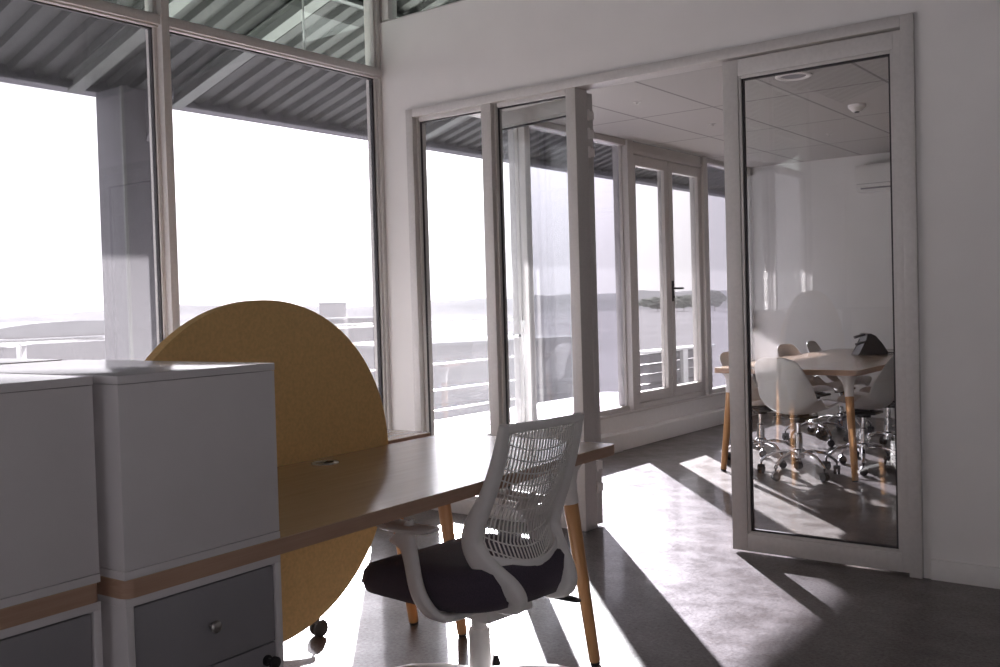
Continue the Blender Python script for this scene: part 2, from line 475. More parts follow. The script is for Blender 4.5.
# glazed double door between
w = struct(empty('window_9', (XW, (7.47 + 8.93) / 2, 0.288)))
h = (8.93 - 7.47) / 2; t = ZC - 0.288
b = MB()
b.box((-0.09, -h, 0), (0.01, h, 0.045), 0.003)
b.box((-0.09, -h, t - 0.075), (0.015, h, t), 0.004)
b.box((-0.06, -h, t - 0.11), (0.03, h, t - 0.075), 0.004)
b.build('window_frame', M['alu'], w)
for s in (-1, 1):
    y0, y1 = (-h + 0.05, -0.006) if s < 0 else (0.006, h - 0.05)
    st = 0.075
    b = MB()
    za, zb_ = 0.05, t - 0.115
    b.box((-0.055, y0, za), (0.015, y0 + st, zb_), 0.004); b.box((-0.055, y1 - st, za), (0.015, y1, zb_), 0.004)
    b.box((-0.055, y0 + st, za), (0.015, y1 - st, za + 0.09), 0.004); b.box((-0.055, y0 + st, zb_ - 0.09), (0.015, y1 - st, zb_), 0.004)
    f = b.build('casement', M['alu'], w)
    b = MB(); b.box((-0.023, y0 + st - 0.01, za + 0.08), (-0.017, y1 - st + 0.01, zb_ - 0.08)); b.build('pane', M['door2'], f, smooth=0)
    if s > 0:
        b = MB()
        b.box((0.015, y0 + 0.012, 0.93), (0.024, y0 + 0.045, 1.12), 0.003)
        b.tube([(0.02, y0 + 0.028, 1.05), (0.06, y0 + 0.028, 1.05), (0.062, y0 + 0.04, 1.05), (0.062, y0 + 0.15, 1.05)], 0.009)
        b.tube([(0.02, y0 + 0.028, 0.97), (0.035, y0 + 0.028, 0.97)], 0.011)
        b.build('handle', M['alud'], f)

# clerestory over the partition
w = struct(empty('window_10', (XW, YP, 3.0)))
b = MB()
b.box((0, 0.02, 0), (RX - XW, 0.09, 0.016), 0.003)
b.box((-0.1, 0.01, 0), (0.0, 0.09, roof_z(XW) - 3.02), 0.003)
k = 0.035
while k < RX - XW:
    b.box((k - 0.03, 0.01, 0.016), (k + 0.03, 0.09, roof_z(XW + k) - 3.0 - 0.03), 0.003); k += 1.7
b.build('window_frame', M['alu'], w)
b = MB()
b.prism([(0.03, 0.012), (RX - XW - 0.02, 0.012), (RX - XW - 0.02, roof_z(RX) - 3.06), (0.03, roof_z(XW) - 3.04)], 0.045, 0.051, axis='y')
b.build('pane', M['clear'], w, smooth=0)

# ------------------------------------------------------------------ glazed partition
PX1, PX2 = -3.473, -2.896      # posts
fr = struct(empty('trim_partition', (0, YP, 0)))
b = MB()
b.box((FX0, -0.022, 0), (FX0 + 0.055, 0.10, FZ), 0.004)
b.box((FX1 - 0.055, -0.022, 0), (FX1, 0.10, FZ), 0.004)
b.box((FX0 + 0.055, -0.022, FZ - 0.05), (FX1 - 0.055, 0.10, FZ), 0.004)
b.box((PX1 - 0.035, -0.018, 0), (PX1 + 0.035, 0.09, FZ - 0.05), 0.004)
b.box((PX2 - 0.032, -0.018, 0), (PX2 + 0.03, 0.10, FZ - 0.05), 0.004)
b.box((FX0 + 0.055, -0.01, 0), (PX1 - 0.035, 0.09, 0.09), 0.004)
b.box((PX1 + 0.035, -0.01, 0), (PX2 - 0.032, 0.09, 0.09), 0.004)
# stops around the two fixed panes
for xa, xb in ((FX0 + 0.055, PX1 - 0.035), (PX1 + 0.035, PX2 - 0.032)):
    b.box((xa, 0.012, 0.09), (xa + 0.014, 0.07, FZ - 0.05), 0.002)
    b.box((xb - 0.014, 0.012, 0.09), (xb, 0.07, FZ - 0.05), 0.002)
    b.box((xa + 0.022, 0.012, FZ - 0.075), (xb - 0.022, 0.07, FZ - 0.05), 0.002)
    b.box((xa + 0.022, 0.012, 0.09), (xb - 0.022, 0.07, 0.112), 0.002)
b.build('frame', M['alu'], fr)
for k, (xa, xb) in enumerate(((FX0 + 0.055, PX1 - 0.035), (PX1 + 0.035, PX2 - 0.032))):
    w = struct(empty('window_%d' % (11 + k), ((xa + xb) / 2, YP, 0.1)))
    hw = (xb - xa) / 2 - 0.011
    b = MB(); b.box((-hw, 0.038, 0.008), (hw, 0.044, FZ - 0.17)); b.build('pane', M['door'], w, smooth=0)
    g = MB()
    g.box((-hw, 0.032, 0.008), (-hw + 0.004, 0.05, FZ - 0.17)); g.box((hw - 0.004, 0.032, 0.008), (hw, 0.05, FZ - 0.17))
    g.box((-hw, 0.032, FZ - 0.182), (hw, 0.05, FZ - 0.172))
    g.build('gasket', M['alud'], w, smooth=0)

def door_leaf(name, loc, rz, width, handle_side, hinge=True):
    """aluminium framed glass leaf in its own axes: hinge at x=0, leaf runs along +x"""
    d = struct(empty(name, loc, rz))
    H0, H1, T = 0.012, 2.374, 0.045
    st, sh, tr, br = 0.078, 0.052, 0.078, 0.083
    b = MB()
    b.box((0, 0, H0), (sh, T, H1), 0.003); b.box((width - st, 0, H0), (width, T, H1), 0.003)
    b.box((sh, 0, H1 - tr), (width - st, T, H1), 0.002); b.box((sh, 0, H0), (width - st, T, H0 + br), 0.002)
    k = 0.014
    for xa, xb, za, zb_ in ((sh, sh + k, H0 + br, H1 - tr), (width - st - k, width - st, H0 + br, H1 - tr),
                            (sh + k, width - st - k, H0 + br, H0 + br + k), (sh + k, width - st - k, H1 - tr - k, H1 - tr)):
        b.box((xa, 0.006, za), (xb, T - 0.006, zb_), 0.002)
    b.build('door_frame', M['alu'], d)
    g = MB(); xa, xb, za, zb_ = sh + k, width - st - k, H0 + br + k, H1 - tr - k
    g.box((xa, 0.014, za), (xa + 0.009, T - 0.014, zb_)); g.box((xb - 0.009, 0.014, za), (xb, T - 0.014, zb_))
    g.box((xa, 0.014, za), (xb, T - 0.014, za + 0.009)); g.box((xa, 0.014, zb_ - 0.009), (xb, T - 0.014, zb_))
    g.build('gasket', M['alud'], d, smooth=0)
    b = MB(); b.box((sh, T / 2 - 0.003, H0 + br), (width - st, T / 2 + 0.003, H1 - tr)); b.build('pane', M['door'], d, smooth=0)
    if handle_side:
        hx = width - 0.045
        for q in (-1, 1):
            yb = 0 if q < 0 else T
            b = MB()
            b.box((hx - 0.018, yb - (0.008 if q < 0 else 0), 0.94), (hx + 0.018, yb + (0.008 if q > 0 else 0), 1.14), 0.003)
            b.tube([(hx, yb, 1.045), (hx, yb + q * 0.05, 1.045), (hx - 0.012, yb + q * 0.055, 1.045), (hx - 0.13, yb + q * 0.055, 1.045)], 0.0095)
            b.build('handle', M['chrome'], d)
    if hinge:
        for zc in (0.22, 0.34, 2.05, 2.15, 2.25):
            b = MB()
            b.lathe([(0.006, zc - 0.03), (0.008, zc - 0.028), (0.008, zc + 0.028), (0.006, zc + 0.03)], c=(-0.019, T + 0.013, 0), n=14)
            b.box((-0.020, T - 0.03, zc - 0.022), (-0.004, T + 0.013, zc + 0.022), 0.001)
            b.build('hinge', M['white'], d)
    return d
# right leaf closed (hinged at the right jamb) ; left leaf swung back behind the second pane
LW = 0.845
door_leaf('door_1', (FX1 - 0.040, YP + 0.045, 0), R(180), LW, False, hinge=False)
ang = R(171)
door_leaf('door_2', (-2.872, YP + 0.165, 0), ang, LW, True)

# ------------------------------------------------------------------ balcony
def box_thing(name, label, cat, mat, a, bb, bev=0.004, group=None):
    o = MB(); o.box(a, bb, bev)
    return tag(o.build(name, mat), label, cat, group)
# steel column
cx, cy = -6.775, 4.31
col = tag(empty('steel_column', (cx, cy, -0.01)), 'boxed grey column standing on the balcony outside the left window bay', 'column')
b = MB(); b.box((-0.175, -0.19, 0.012), (0.175, 0.19, 2.93), 0.006); b.build('shaft', M['steel'], col)
b = MB(); b.box((0.165, -0.202, 0.012), (0.185, -0.178, 2.93), 0.003); b.build('corner_bead', M['steell'], col)
b = MB(); b.box((-0.21, -0.24, 0.0), (0.21, 0.24, 0.014), 0.002); b.build('base_plate', M['steel'], col)
b = MB(); b.prism([(0.0, 2.55), (0.0, 2.93), (0.22, 2.93), (0.22, 2.86)], -0.05, 0.05, axis='y')
o = b.build('gusset', M['steel'], col); o.location = (0.175, 0.05, 0)
b = MB(); b.box((-0.192, -0.12, 2.36), (-0.17, 0.12, 2.50), 0.002); b.build('cleat', M['steel'], col)

# rafters and purlin under the sheeting
def rafter(y, label):
    o = empty('roof_rafter', (RX0, y, RZ0)); L = (RX - RX0)
    b = MB()
    for dy in (0.0,):
        pts = [(0.1, 0.085), (L, 0.055 + L * RS), (L, L * RS - 0.05), (0.1, -0.022)]
        b.prism(pts, -0.008, 0.008, axis='y')
        q = [(0.1, -0.012), (L, L * RS - 0.04), (L, L * RS - 0.055), (0.1, -0.027)]
        b.prism(q, -0.055, 0.055, axis='y')
        q = [(0.1, 0.085), (L, L * RS + 0.055), (L, L * RS + 0.04), (0.1, 0.07)]
        b.prism(q, -0.055, 0.055, axis='y')
    b.build('web', M['steell'], o, smooth=0)
    return tag(o, label, 'rafter')
rafter(3.94, 'pale steel rafter sloping up from the top of the balcony column')
rafter(4.80, 'pale steel rafter crossing the upper pane of the second window bay')
rafter(7.6, 'pale steel rafter over the balcony outside the meeting room double door')
b = MB(); x = -5.2; z = roof_z(x)
b.box((x - 0.035, -5.0, z - 0.0), (x + 0.035, 16.0, z + 0.012), 0.002)
b.box((x - 0.035, -5.0, z - 0.0), (x - 0.023, 16.0, z + 0.06), 0.002)
tag(b.build('roof_purlin', M['steell']), 'pale steel purlin running under the corrugated roof seen through upper window', 'purlin')
b = MB(); b.tube([(-4.46, 3.99, 2.712), (-4.46, 3.99, roof_z(-4.46) + 0.05)], 0.006)
tag(b.build('hanger_rod', M['rail']), 'thin pale vertical rod behind the upper window pane', 'rod')
# railing
rl = tag(empty('balcony_railing', (-6.985, 0, -0.01)), 'pale steel balcony railing with horizontal bars beyond the windows', 'railing')
for z, r in ((1.075, 0.022), (0.90, 0.010), (0.62, 0.010), (0.34, 0.010), (0.12, 0.010)):
    b = MB(); b.tube([(0, -5.5, z), (0, 9.6, z)], r, 10); b.build('rail' if r < 0.02 else 'top_rail', M['rail'], rl)
for k in range(8):
    b = MB(); y = -4.6 + k * 2.02; b.box((-0.03, y - 0.006, 0.0), (0.03, y + 0.006, 1.06), 0.002); b.build('post', M['rail'], rl)
# slatted housing at the far end of the balcony
o = tag(empty('slatted_housing', (-6.7, 12.3, -0.3)), 'low dark slatted equipment housing outside the meeting room door glass', 'equipment housing')
b = MB(); b.box((-1.2, -0.2, 0), (0.3, 1.9, 0.06), 0.004); b.build('plinth', M['deck'], o)
for k in range(5):
    b = MB(); z = 0.09 + k * 0.14
    b.box((-0.2, -0.15, z), (0.0, 1.85, z + 0.115), 0.004); b.build('slat', M['slat'], o)
b = MB(); b.box((-0.24, -0.2, 0.79), (0.04, 1.9, 0.82), 0.004); b.build('capping', M['rail'], o)
b = MB(); b.box((0.0, 0.75, 0.06), (0.06, 0.9, 0.79), 0.004); b.build('post', M['rail'], o)
b = MB(); b.box((-8.4, 11.2, -0.6), (-4.0, 14.6, -0.3)); struct(b.build('lower_roof_slab', M['deck'], smooth=0))

# ------------------------------------------------------------------ desks and cabinets (own axes: x toward the camera side, y away)
DY = R(2.69)
A = Vector((-1.774, 2.945, 0))
EX = Vector((math.cos(DY), math.sin(DY), 0)); DX = Vector((-math.sin(DY), math.cos(DY), 0))
def W(e, d, z=0.0): return A + EX * e + DX * d + Vector((0, 0, z))

def rrect(x0, x1, y0, y1, r, n=6):
    pts = []
    for cx, cy, a0 in ((x1 - r, y1 - r, 0), (x0 + r, y1 - r, 90), (x0 + r, y0 + r, 180), (x1 - r, y0 + r, 270)):
        for k in range(n + 1):
            t = R(a0 + 90 * k / n); pts.append((cx + r * math.cos(t), cy + r * math.sin(t)))
    return pts

def tilt(p0, p1):
    d = (Vector(p1) - Vector(p0)).normalized()
    return Matrix.Translation(Vector(p0)) @ Vector((0, 0, 1)).rotation_difference(d).to_matrix().to_4x4()

def round_leg(parent, foot, top, r0=0.019, r1=0.027, split=0.80):
    """tapered wooden dowel rising into a flared white bracket"""
    L = (Vector(top) - Vector(foot)).length; Mx = tilt(foot, top)
    b = MB(); b.lathe([(r0 * 0.9, 0.010), (r0, 0.013), (r0 + (r1 - r0) * split, L * split), (0.012, L * split + 0.004)], n=20, mat=Mx)
    leg = b.build('leg', M['legw'], parent)
    b = MB()
    b.lathe([(r0 + (r1 - r0) * split + 0.002, L * split - 0.004), (r1 + 0.001, L * 0.85), (r1 + 0.004, L * 0.90), (r1 + 0.014, L * 0.945),
             (r1 + 0.032, L * 0.975), (r1 + 0.045, L * 1.0)], n=24, mat=Mx)
    b.build('bracket', M['white'], leg)
    b = MB(); b.lathe([(r0 * 0.6, 0.0), (r0 * 0.9, 0.002), (r0 * 0.9, 0.012)], n=16, mat=Mx); b.build('glide', M['black'], leg)
    return leg

TZ0, TZ1 = 0.704, 0.74
def desk(name, label, e0, e1, d0, d1, legs, grommet=None):
    o = tag(empty(name, W((e0 + e1) / 2, (d0 + d1) / 2), DY), label, 'desk')
    hx, hy = (e1 - e0) / 2, (d1 - d0) / 2
    b = MB(); b.prism(rrect(-hx, hx, -hy, hy, 0.022), TZ0 + 0.0, TZ1 - 0.002); ed = b.build('edge_band', M['edge'], o, smooth=30)
    b = MB(); b.prism(rrect(-hx + 0.0008, hx - 0.0008, -hy + 0.0008, hy - 0.0008, 0.0215), TZ1 - 0.0025, TZ1); b.build('desktop', M['desk'], o, smooth=30)
    for fe, fd, te, td in legs:
        c = Vector(((e0 + e1) / 2, (d0 + d1) / 2, 0))
        round_leg(o, Vector((fe, fd, 0)) - c, Vector((te, td, TZ0)) - c)
    if grommet:
        g = Vector((grommet[0], grommet[1], 0)) - Vector(((e0 + e1) / 2, (d0 + d1) / 2, 0))
        b = MB(); b.lathe([(0.044, TZ1 - 0.001), (0.044, TZ1 + 0.002), (0.041, TZ1 + 0.0035), (0.028, TZ1 + 0.003), (0.026, TZ1 + 0.001)], c=(g.x, g.y, 0), n=32)
        gr = b.build('grommet', M['white'], o)
        b = MB(); b.prism([(g.x + 0.027 * math.cos(R(t)), g.y + 0.027 * math.sin(R(t))) for t in range(-60, 130, 10)], TZ1 + 0.0005, TZ1 + 0.0042)
        b.build('cable_slot', M['black'], gr)
    return o
desk('desk', 'oak topped desk with a round cable grommet beside the office chair', -0.75, 0.0, -1.927, 0.02,
     [(-0.03, -0.115, -0.09, -0.185), (-0.60, -0.112, -0.64, -0.185)], (-0.66, -0.739))
desk('desk', 'far oak desk behind the yellow oval screen, its end facing the window', -1.565, -0.815, -1.927, 0.012,
     [(-0.845, -0.10, -0.90, -0.17), (-1.50, -0.10, -1.45, -0.17), (-1.50, -1.85, -1.45, -1.80), (-0.86, -1.85, -0.91, -1.80)])
desk('desk', 'oak desk under the left white cabinet, cut off by the frame', -0.79, -0.04, -3.90, -1.949,
     [(-0.10, -3.80, -0.15, -3.72), (-0.73, -3.80, -0.68, -3.72)])

def base_cabinet(label, e1, d0, d1, ztop):
    o = tag(empty('drawer_cabinet', W(e1 - 0.375, (d0 + d1) / 2), DY), label, 'cabinet', None)
    hx, hy = 0.375, (d1 - d0) / 2; t = 0.016
    b = MB()
    b.box((-hx, -hy, 0.03), (hx, -hy + t, ztop - t), 0.001); b.box((-hx, hy - t, 0.03), (hx, hy, ztop - t), 0.001)
    b.box((-hx, -hy, ztop - t), (hx, hy, ztop), 0.001); b.box((-hx, -hy + t, 0.03), (hx, hy - t, 0.03 + t), 0.001)
    b.box((-hx, -hy + t, 0.046), (-hx + 0.01, hy - t, ztop - t))
    b.build('carcass', M['cab'], o)
    b = MB(); b.box((-hx + 0.02, -hy + 0.02, 0.0), (hx - 0.03, hy - 0.02, 0.03), 0.002); b.build('plinth', M['black'], o)
    zs = [0.050, 0.345, 0.517, ztop - t - 0.003]
    for za, zb_ in zip(zs[:-1], zs[1:]):
        b = MB(); b.box((hx - 0.45, -hy + t + 0.003, za + 0.0015), (hx - 0.004, hy - t - 0.003, zb_ - 0.0015), 0.0015)
        dr = b.build('drawer', M['drawer'], o)
        b = MB(); zc = (za + zb_) / 2
        mt = Matrix.Translation((hx - 0.004, 0, zc)) @ Matrix.Rotation(R(90), 4, 'Y')
        b.lathe([(0.004, 0), (0.004, 0.012), (0.011, 0.016), (0.013, 0.021), (0.010, 0.026), (0.003, 0.028)], n=18, mat=mt)
        b.build('knob', M['gold'], dr)
    b = MB()
    mt = Matrix.Translation((hx - 0.004, hy - 0.045, 0.482)) @ Matrix.Rotation(R(90), 4, 'Y')
    b.lathe([(0.012, 0), (0.012, 0.004), (0.006, 0.005), (0.006, 0.018), (0.013, 0.022), (0.013, 0.030), (0.004, 0.032)], n=18, mat=mt)
    b.build('lock', M['black'], o)
    return o
base_cabinet('white base cabinet with grey drawers, the right one under the oak worktop', -0.002, -1.925, -1.540, 0.7035)
base_cabinet('white base cabinet with grey drawers at the lower left edge of the photo', -0.042, -2.337, -1.951, 0.7035)

def top_cabinet(label, e0, e1, d0, d1, zt):
    o = tag(empty('box_cabinet', W((e0 + e1) / 2, (d0 + d1) / 2, TZ1), DY), label, 'cabinet')
    hx, hy = (e1 - e0) / 2, (d1 - d0) / 2; H = zt - TZ1; t = 0.016
    b = MB(); b.box((-hx, -hy, 0), (hx, hy, t), 0.0015); b.build('bottom_panel', M['cab'], o)
    b = MB(); b.box((-hx + 0.001, -hy + 0.001, t + 0.001), (hx - 0.001, hy - 0.001, H - t - 0.001), 0.001); b.build('body', M['cab'], o)
    b = MB(); b.box((-hx, -hy, H - t), (hx, hy, H), 0.0015); b.build('lid', M['cab'], o)
    return o
top_cabinet('plain white cabinet on the oak desk beside the yellow screen', -0.75, -0.0, -1.927, -1.540, 1.1255)
top_cabinet('plain white cabinet at the left edge of the photo, nearest the camera', -0.79, -0.04, -2.339, -1.951, 1.1265)
top_cabinet('white cabinet of the row behind, only its top showing beyond the near cabinets', -1.565, -0.815, -1.925, -1.540, 1.1255)

top_cabinet('white cabinet at far left of the row behind, showing only a sliver of top', -1.605, -0.855, -2.339, -1.951, 1.1265)
# yellow oval screen between the desks
def oval_screen(label, e, dc, dy=DY):
    o = tag(empty('acoustic_screen', W(e, dc), DY), label, 'screen', None)
    n = 96; a, c, z0 = 0.575, 0.553, 0.72
    b = MB()
    pts = []
    for k in range(n):
        t = 2 * PI * k / n; cc, ss = math.cos(t), math.sin(t); q = 2 / 2.02
        pts.append((a * math.copysign(abs(cc) ** q, cc), z0 + c * math.copysign(abs(ss) ** q, ss)))
    b.prism(pts, -0.019, 0.019, bev=0.008, axis='x')
    b.build('panel', M['yellow'], o, smooth=40)
    for y in (-0.32, -0.12):
        b = MB(); b.box((-0.02, y - 0.02, 0.012), (0.02, y + 0.02, 0.22), 0.003); b.box((-0.20, y - 0.02, 0.0), (0.20, y + 0.02, 0.012), 0.003)
        b.build('foot', M['black'], o)
    return o
oval_screen('mustard yellow oval felt screen standing between the two oak desks', -0.783, -0.885)

# ------------------------------------------------------------------ office chair
def lerp_path(pts, n):
    """Catmull-Rom through pts (tuples of any length)"""
    out = []
    m = len(pts)
    for i in range(n + 1):
        t = i / n * (m - 1); k = min(int(t), m - 2); u = t - k
        p0 = pts[max(k - 1, 0)]; p1 = pts[k]; p2 = pts[k + 1]; p3 = pts[min(k + 2, m - 1)]
        out.append(tuple(0.5 * (2 * q1 + (q2 - q0) * u + (2 * q0 - 5 * q1 + 4 * q2 - q3) * u * u + (3 * q1 - q0 - 3 * q2 + q3) * u ** 3)
                         for q0, q1, q2, q3 in zip(p0, p1, p2, p3)))
    return out

def castor(parent, x, y, ang, r=0.026, body=None, wheel=None, hood=None):
    Mx = Matrix.Translation((x, y, 0)) @ Matrix.Rotation(ang, 4, 'Z')
    b = MB()
    for s in (-1, 1):
        m2 = Mx @ Matrix.Translation((0, s * 0.013, r)) @ Matrix.Rotation(R(90), 4, 'X')
        b.lathe([(0.006, -0.009), (r * 0.85, -0.009), (r, -0.006), (r, 0.006), (r * 0.85, 0.009), (0.006, 0.009)], n=18, mat=m2)
    c = b.build('castor', wheel or M['black'], parent)
    b = MB()
    pts = [Mx @ Vector((0.9 * r * math.cos(R(t)), 0, r + 1.18 * r * math.sin(R(t)))) for t in (20, 50, 80, 110, 140)]
    b.sweep(pts, 0.024, 0.003, (Mx.to_3x3() @ Vector((0, 1, 0))), n=8)
    b.tube([Mx @ Vector((0.0, 0, r * 1.9)), Mx @ Vector((0.0, 0, r * 1.9 + 0.03))], 0.006)
    b.build('hood', hood or M['black'], c)
    return c

def rail_f(z):
    tab = [(0.30, -0.21), (0.43, -0.215), (0.48, -0.176), (0.53, -0.140), (0.575, -0.122), (0.63, -0.135), (0.70, -0.172), (0.80, -0.214), (0.92, -0.250)]
    for (z0, f0), (z1, f1) in zip(tab, tab[1:]):
        if z <= z1:
            u = max(0, (z - z0) / (z1 - z0)); u = u * u * (3 - 2 * u) if False else u
            return f0 + (f1 - f0) * u
    return tab[-1][1]

def office_chair(label, loc, rz, plastic):
    """own axes: +x is where the sitter faces, y to the sitter's left, z up"""
    o = tag(empty('office_chair', loc, rz), label, 'chair')
    # seat cushion: waterfall front, thick
    def seat_pt(u, v, top):
        a = 2 * PI * u
        sx, sy = 0.30, 0.236
        c, s_ = math.cos(a), math.sin(a); q = 2 / 3.6
        x = sx * math.copysign(abs(c) ** q, c); y = sy * math.copysign(abs(s_) ** q, s_)
        return x, y
    prof = [(0.0, 0.358), (0.84, 0.358), (0.95, 0.366), (0.995, 0.395), (1.0, 0.43), (0.975, 0.465), (0.92, 0.482), (0.70, 0.490), (0.35, 0.488), (0.0, 0.487)]
    b = MB(); rr = []
    for k, z in prof[1:-1]:
        ring = []
        for i in range(48):
            x, y = seat_pt(i / 48, 0, 0)
            x *= k; y *= k
            drop = 0.075 * max(0, (x - 0.02) / 0.28) ** 1.8 * (1.0 if z > 0.41 else 0.25)
            up = 0.02 * max(0, (-x - 0.05) / 0.2) ** 2
            ring.append((x * 1.06 + 0.092, y, z - drop + up + 0.012 * (y / 0.24) ** 2))
        rr.append(ring)
    b.rings(rr)
    b.build('seat', M['navy'], o, smooth=60)
    # back frame: two rails sweeping from the top down, bulging forward at the waist and hooking under the seat
    for s in (-1, 1):
        key = [(-0.246, 0.158, 0.910), (-0.214, 0.161, 0.80), (-0.172, 0.166, 0.70), (-0.130, 0.169, 0.625), (-0.115, 0.167, 0.575), (-0.132, 0.160, 0.530),
               (-0.174, 0.143, 0.485), (-0.212, 0.122, 0.450), (-0.226, 0.108, 0.420), (-0.208, 0.100, 0.396), (-0.15, 0.098, 0.382), (-0.07, 0.095, 0.378)]
        ws = [(0.019, 0.012), (0.020, 0.016), (0.021, 0.022), (0.022, 0.030), (0.022, 0.034), (0.022, 0.036), (0.022, 0.035), (0.022, 0.033), (0.022, 0.030), (0.021, 0.024), (0.020, 0.016), (0.02, 0.010)]
        path = lerp_path([(x, s * y, z) + w for (x, y, z), w in zip(key, ws)], 44)
        b = MB(); b.sweep([p[:3] for p in path], [p[3] for p in path], [p[4] for p in path], (0, 1, 0), n=14, sq=3.0)
        b.build('back_rail', plastic, o, smooth=50)
    # perforated panel: vertical slats crossed by sagging bars
    Z0, Z1 = 0.512, 0.905
    def pan(u, v):
        z = Z0 + (Z1 - Z0) * v
        hw = 0.150 - 0.008 * v - 0.016 * (max(0, 0.30 - v) / 0.30) ** 1.5
        bulge = (0.050 - 0.036 * v) * (1 - u * u)
        sag = 0.022 * (1 - v) ** 2 * (1 - u * u)
        return Vector((rail_f(z) - 0.010 - bulge, hw * u, z - sag))
    b = MB()
    NB, NS = 11, 24
    for j in range(1, NB + 2):
        vb = 0.03 + 0.965 * j / (NB + 0.4)
        seg = []
        for i in range(25):
            u = -1 + 2 * i / 24
            v = vb - 0.075 * (1 - u * u)
            if v <= 0.985: seg.append(pan(u, v))
        if len(seg) > 3: b.sweep(seg, 0.0022, 0.0022, (0, 0, 1), n=6)
    for i in range(NS):
        u = -0.97 + 1.94 * i / (NS - 1)
        b.sweep([pan(u, 0.01 + 0.98 * k / 26) for k in range(27)], 0.0026, 0.0020, (0, 1, 0), n=6)
    b.build('back_mesh', plastic, o, smooth=50)
    for v, hh, nm in ((0.990, 0.013, 'top_band'), (0.0, 0.024, 'waist_band')):
        b = MB()
        b.sweep([pan(-1.06 + 2.12 * i / 24, v) for i in range(25)], hh, 0.006, (0, 0, 1), n=12, sq=3.5)
        b.build(nm, plastic, o, smooth=50)
    # arms
    for s in (-1, 1):
        b = MB()
        b.sweep([(-0.058, s * 0.258, 0.616), (-0.043, s * 0.259, 0.615), (0.037, s * 0.261, 0.608), (0.12, s * 0.258, 0.610), (0.185, s * 0.251, 0.615), (0.205, s * 0.248, 0.617)],
                [0.026, 0.034, 0.041, 0.042, 0.036, 0.02], [0.005, 0.009, 0.012, 0.013, 0.012, 0.006], (0, 1, 0), n=14, sq=2.6)
        ap = b.build('armrest', plastic, o, smooth=50)
        key = [(0.075, s * 0.262, 0.600, 0.062, 0.016), (0.048, s * 0.264, 0.562, 0.034, 0.015), (0.035, s * 0.264, 0.52, 0.027, 0.015), (0.020, s * 0.262, 0.45, 0.027, 0.015), (0.0, s * 0.256, 0.405, 0.028, 0.015),
               (-0.03, s * 0.240, 0.372, 0.026, 0.015), (-0.05, s * 0.20, 0.358, 0.022, 0.013), (-0.05, s * 0.10, 0.356, 0.02, 0.010)]
        path = lerp_path(key, 28)
        b = MB(); b.sweep([p[:3] for p in path], [p[3] for p in path], [p[4] for p in path], (1, 0, 0), n=14, sq=2.6)
        b.build('arm_post', plastic, ap, smooth=50)
    # mechanism, lever, column
    CX = 0.035
    b = MB(); b.box((-0.10, -0.10, 0.318), (0.15, 0.10, 0.36), 0.012); b.build('mechanism', plastic, o)
    b = MB()
    b.tube([(-0.05, -0.09, 0.345), (-0.09, -0.14, 0.350)], 0.006)
    b.sweep([(-0.085, -0.135, 0.352), (-0.11, -0.155, 0.350), (-0.15, -0.185, 0.342), (-0.18, -0.208, 0.334), (-0.19, -0.215, 0.331)], [0.010, 0.017, 0.021, 0.019, 0.008], [0.004, 0.007, 0.008, 0.006, 0.003], (0.6, -0.8, 0), n=10)
    b.build('lever', M['black'], o)
    b = MB(); b.tube([(0.08, 0.09, 0.335), (0.08, 0.15, 0.335)], [0.02, 0.02], 14); b.build('tension_knob', plastic, o)
    b = MB(); b.lathe([(0.024, 0.25), (0.024, 0.33)], c=(CX, 0, 0), n=24); b.lathe([(0.026, 0.12), (0.033, 0.13), (0.033, 0.252), (0.030, 0.260), (0.024, 0.262)], c=(CX, 0, 0), n=28)
    b.build('column', plastic, o)
    # five-star base
    base = MB()
    base.lathe([(0.040, 0.086), (0.046, 0.090), (0.046, 0.128), (0.034, 0.136)], c=(CX, 0, 0), n=28)
    cs = []
    for k in range(5):
        a = R(72 * k + 20); ca, sa = math.cos(a), math.sin(a)
        base.sweep([(CX + q * ca, q * sa, z) for q, z in ((0.03, 0.112), (0.13, 0.116), (0.24, 0.104), (0.305, 0.088))],
                   [0.030, 0.025, 0.021, 0.016], [0.020, 0.017, 0.014, 0.010], (-sa, ca, 0), n=12)
        cs.append((CX + 0.295 * ca, 0.295 * sa, a + 0.9 + 0.7 * k))
    bo = base.build('star_base', plastic, o)
    for x, y, a in cs: castor(o, x, y, a, r=0.03)
    return o
CH = Vector((-1.843, 2.30, 0))
chair = office_chair('white office chair with perforated back and dark seat, pulled up to the oak desk', CH, R(180 - 5.97), M['white'])
c2 = copy_tree(chair)
p = W(-1.37, -0.53); c2.location = p; c2.rotation_euler.z = DY + R(8)
c2['label'] = 'office chair behind the yellow screen, only one dark castor showing below the screen edge'

# ------------------------------------------------------------------ meeting room
TX0, TX1, TY0, TY1 = -3.08, -2.055, 6.50, 9.10
tb = tag(empty('conference_table', ((TX0 + TX1) / 2, (TY0 + TY1) / 2, 0)), 'oak conference table with white bracketed legs behind the closed glass door', 'table')
hx, hy = (TX1 - TX0) / 2, (TY1 - TY0) / 2
b = MB(); b.prism(rrect(-hx, hx, -hy, hy, 0.04), TZ0, TZ1 - 0.002); b.build('edge_band', M['edge'], tb, smooth=30)
b = MB(); b.prism(rrect(-hx + 0.0008, hx - 0.0008, -hy + 0.0008, hy - 0.0008, 0.0395), TZ1 - 0.0025, TZ1); b.build('tabletop', M['desk'], tb, smooth=30)
for sx in (-1, 1):
    for sy in (-1, 1):
        round_leg(tb, (sx * (hx - 0.045), sy * (hy - 0.045), 0), (sx * (hx - 0.10), sy * (hy - 0.10), TZ0), r0=0.021, r1=0.03)

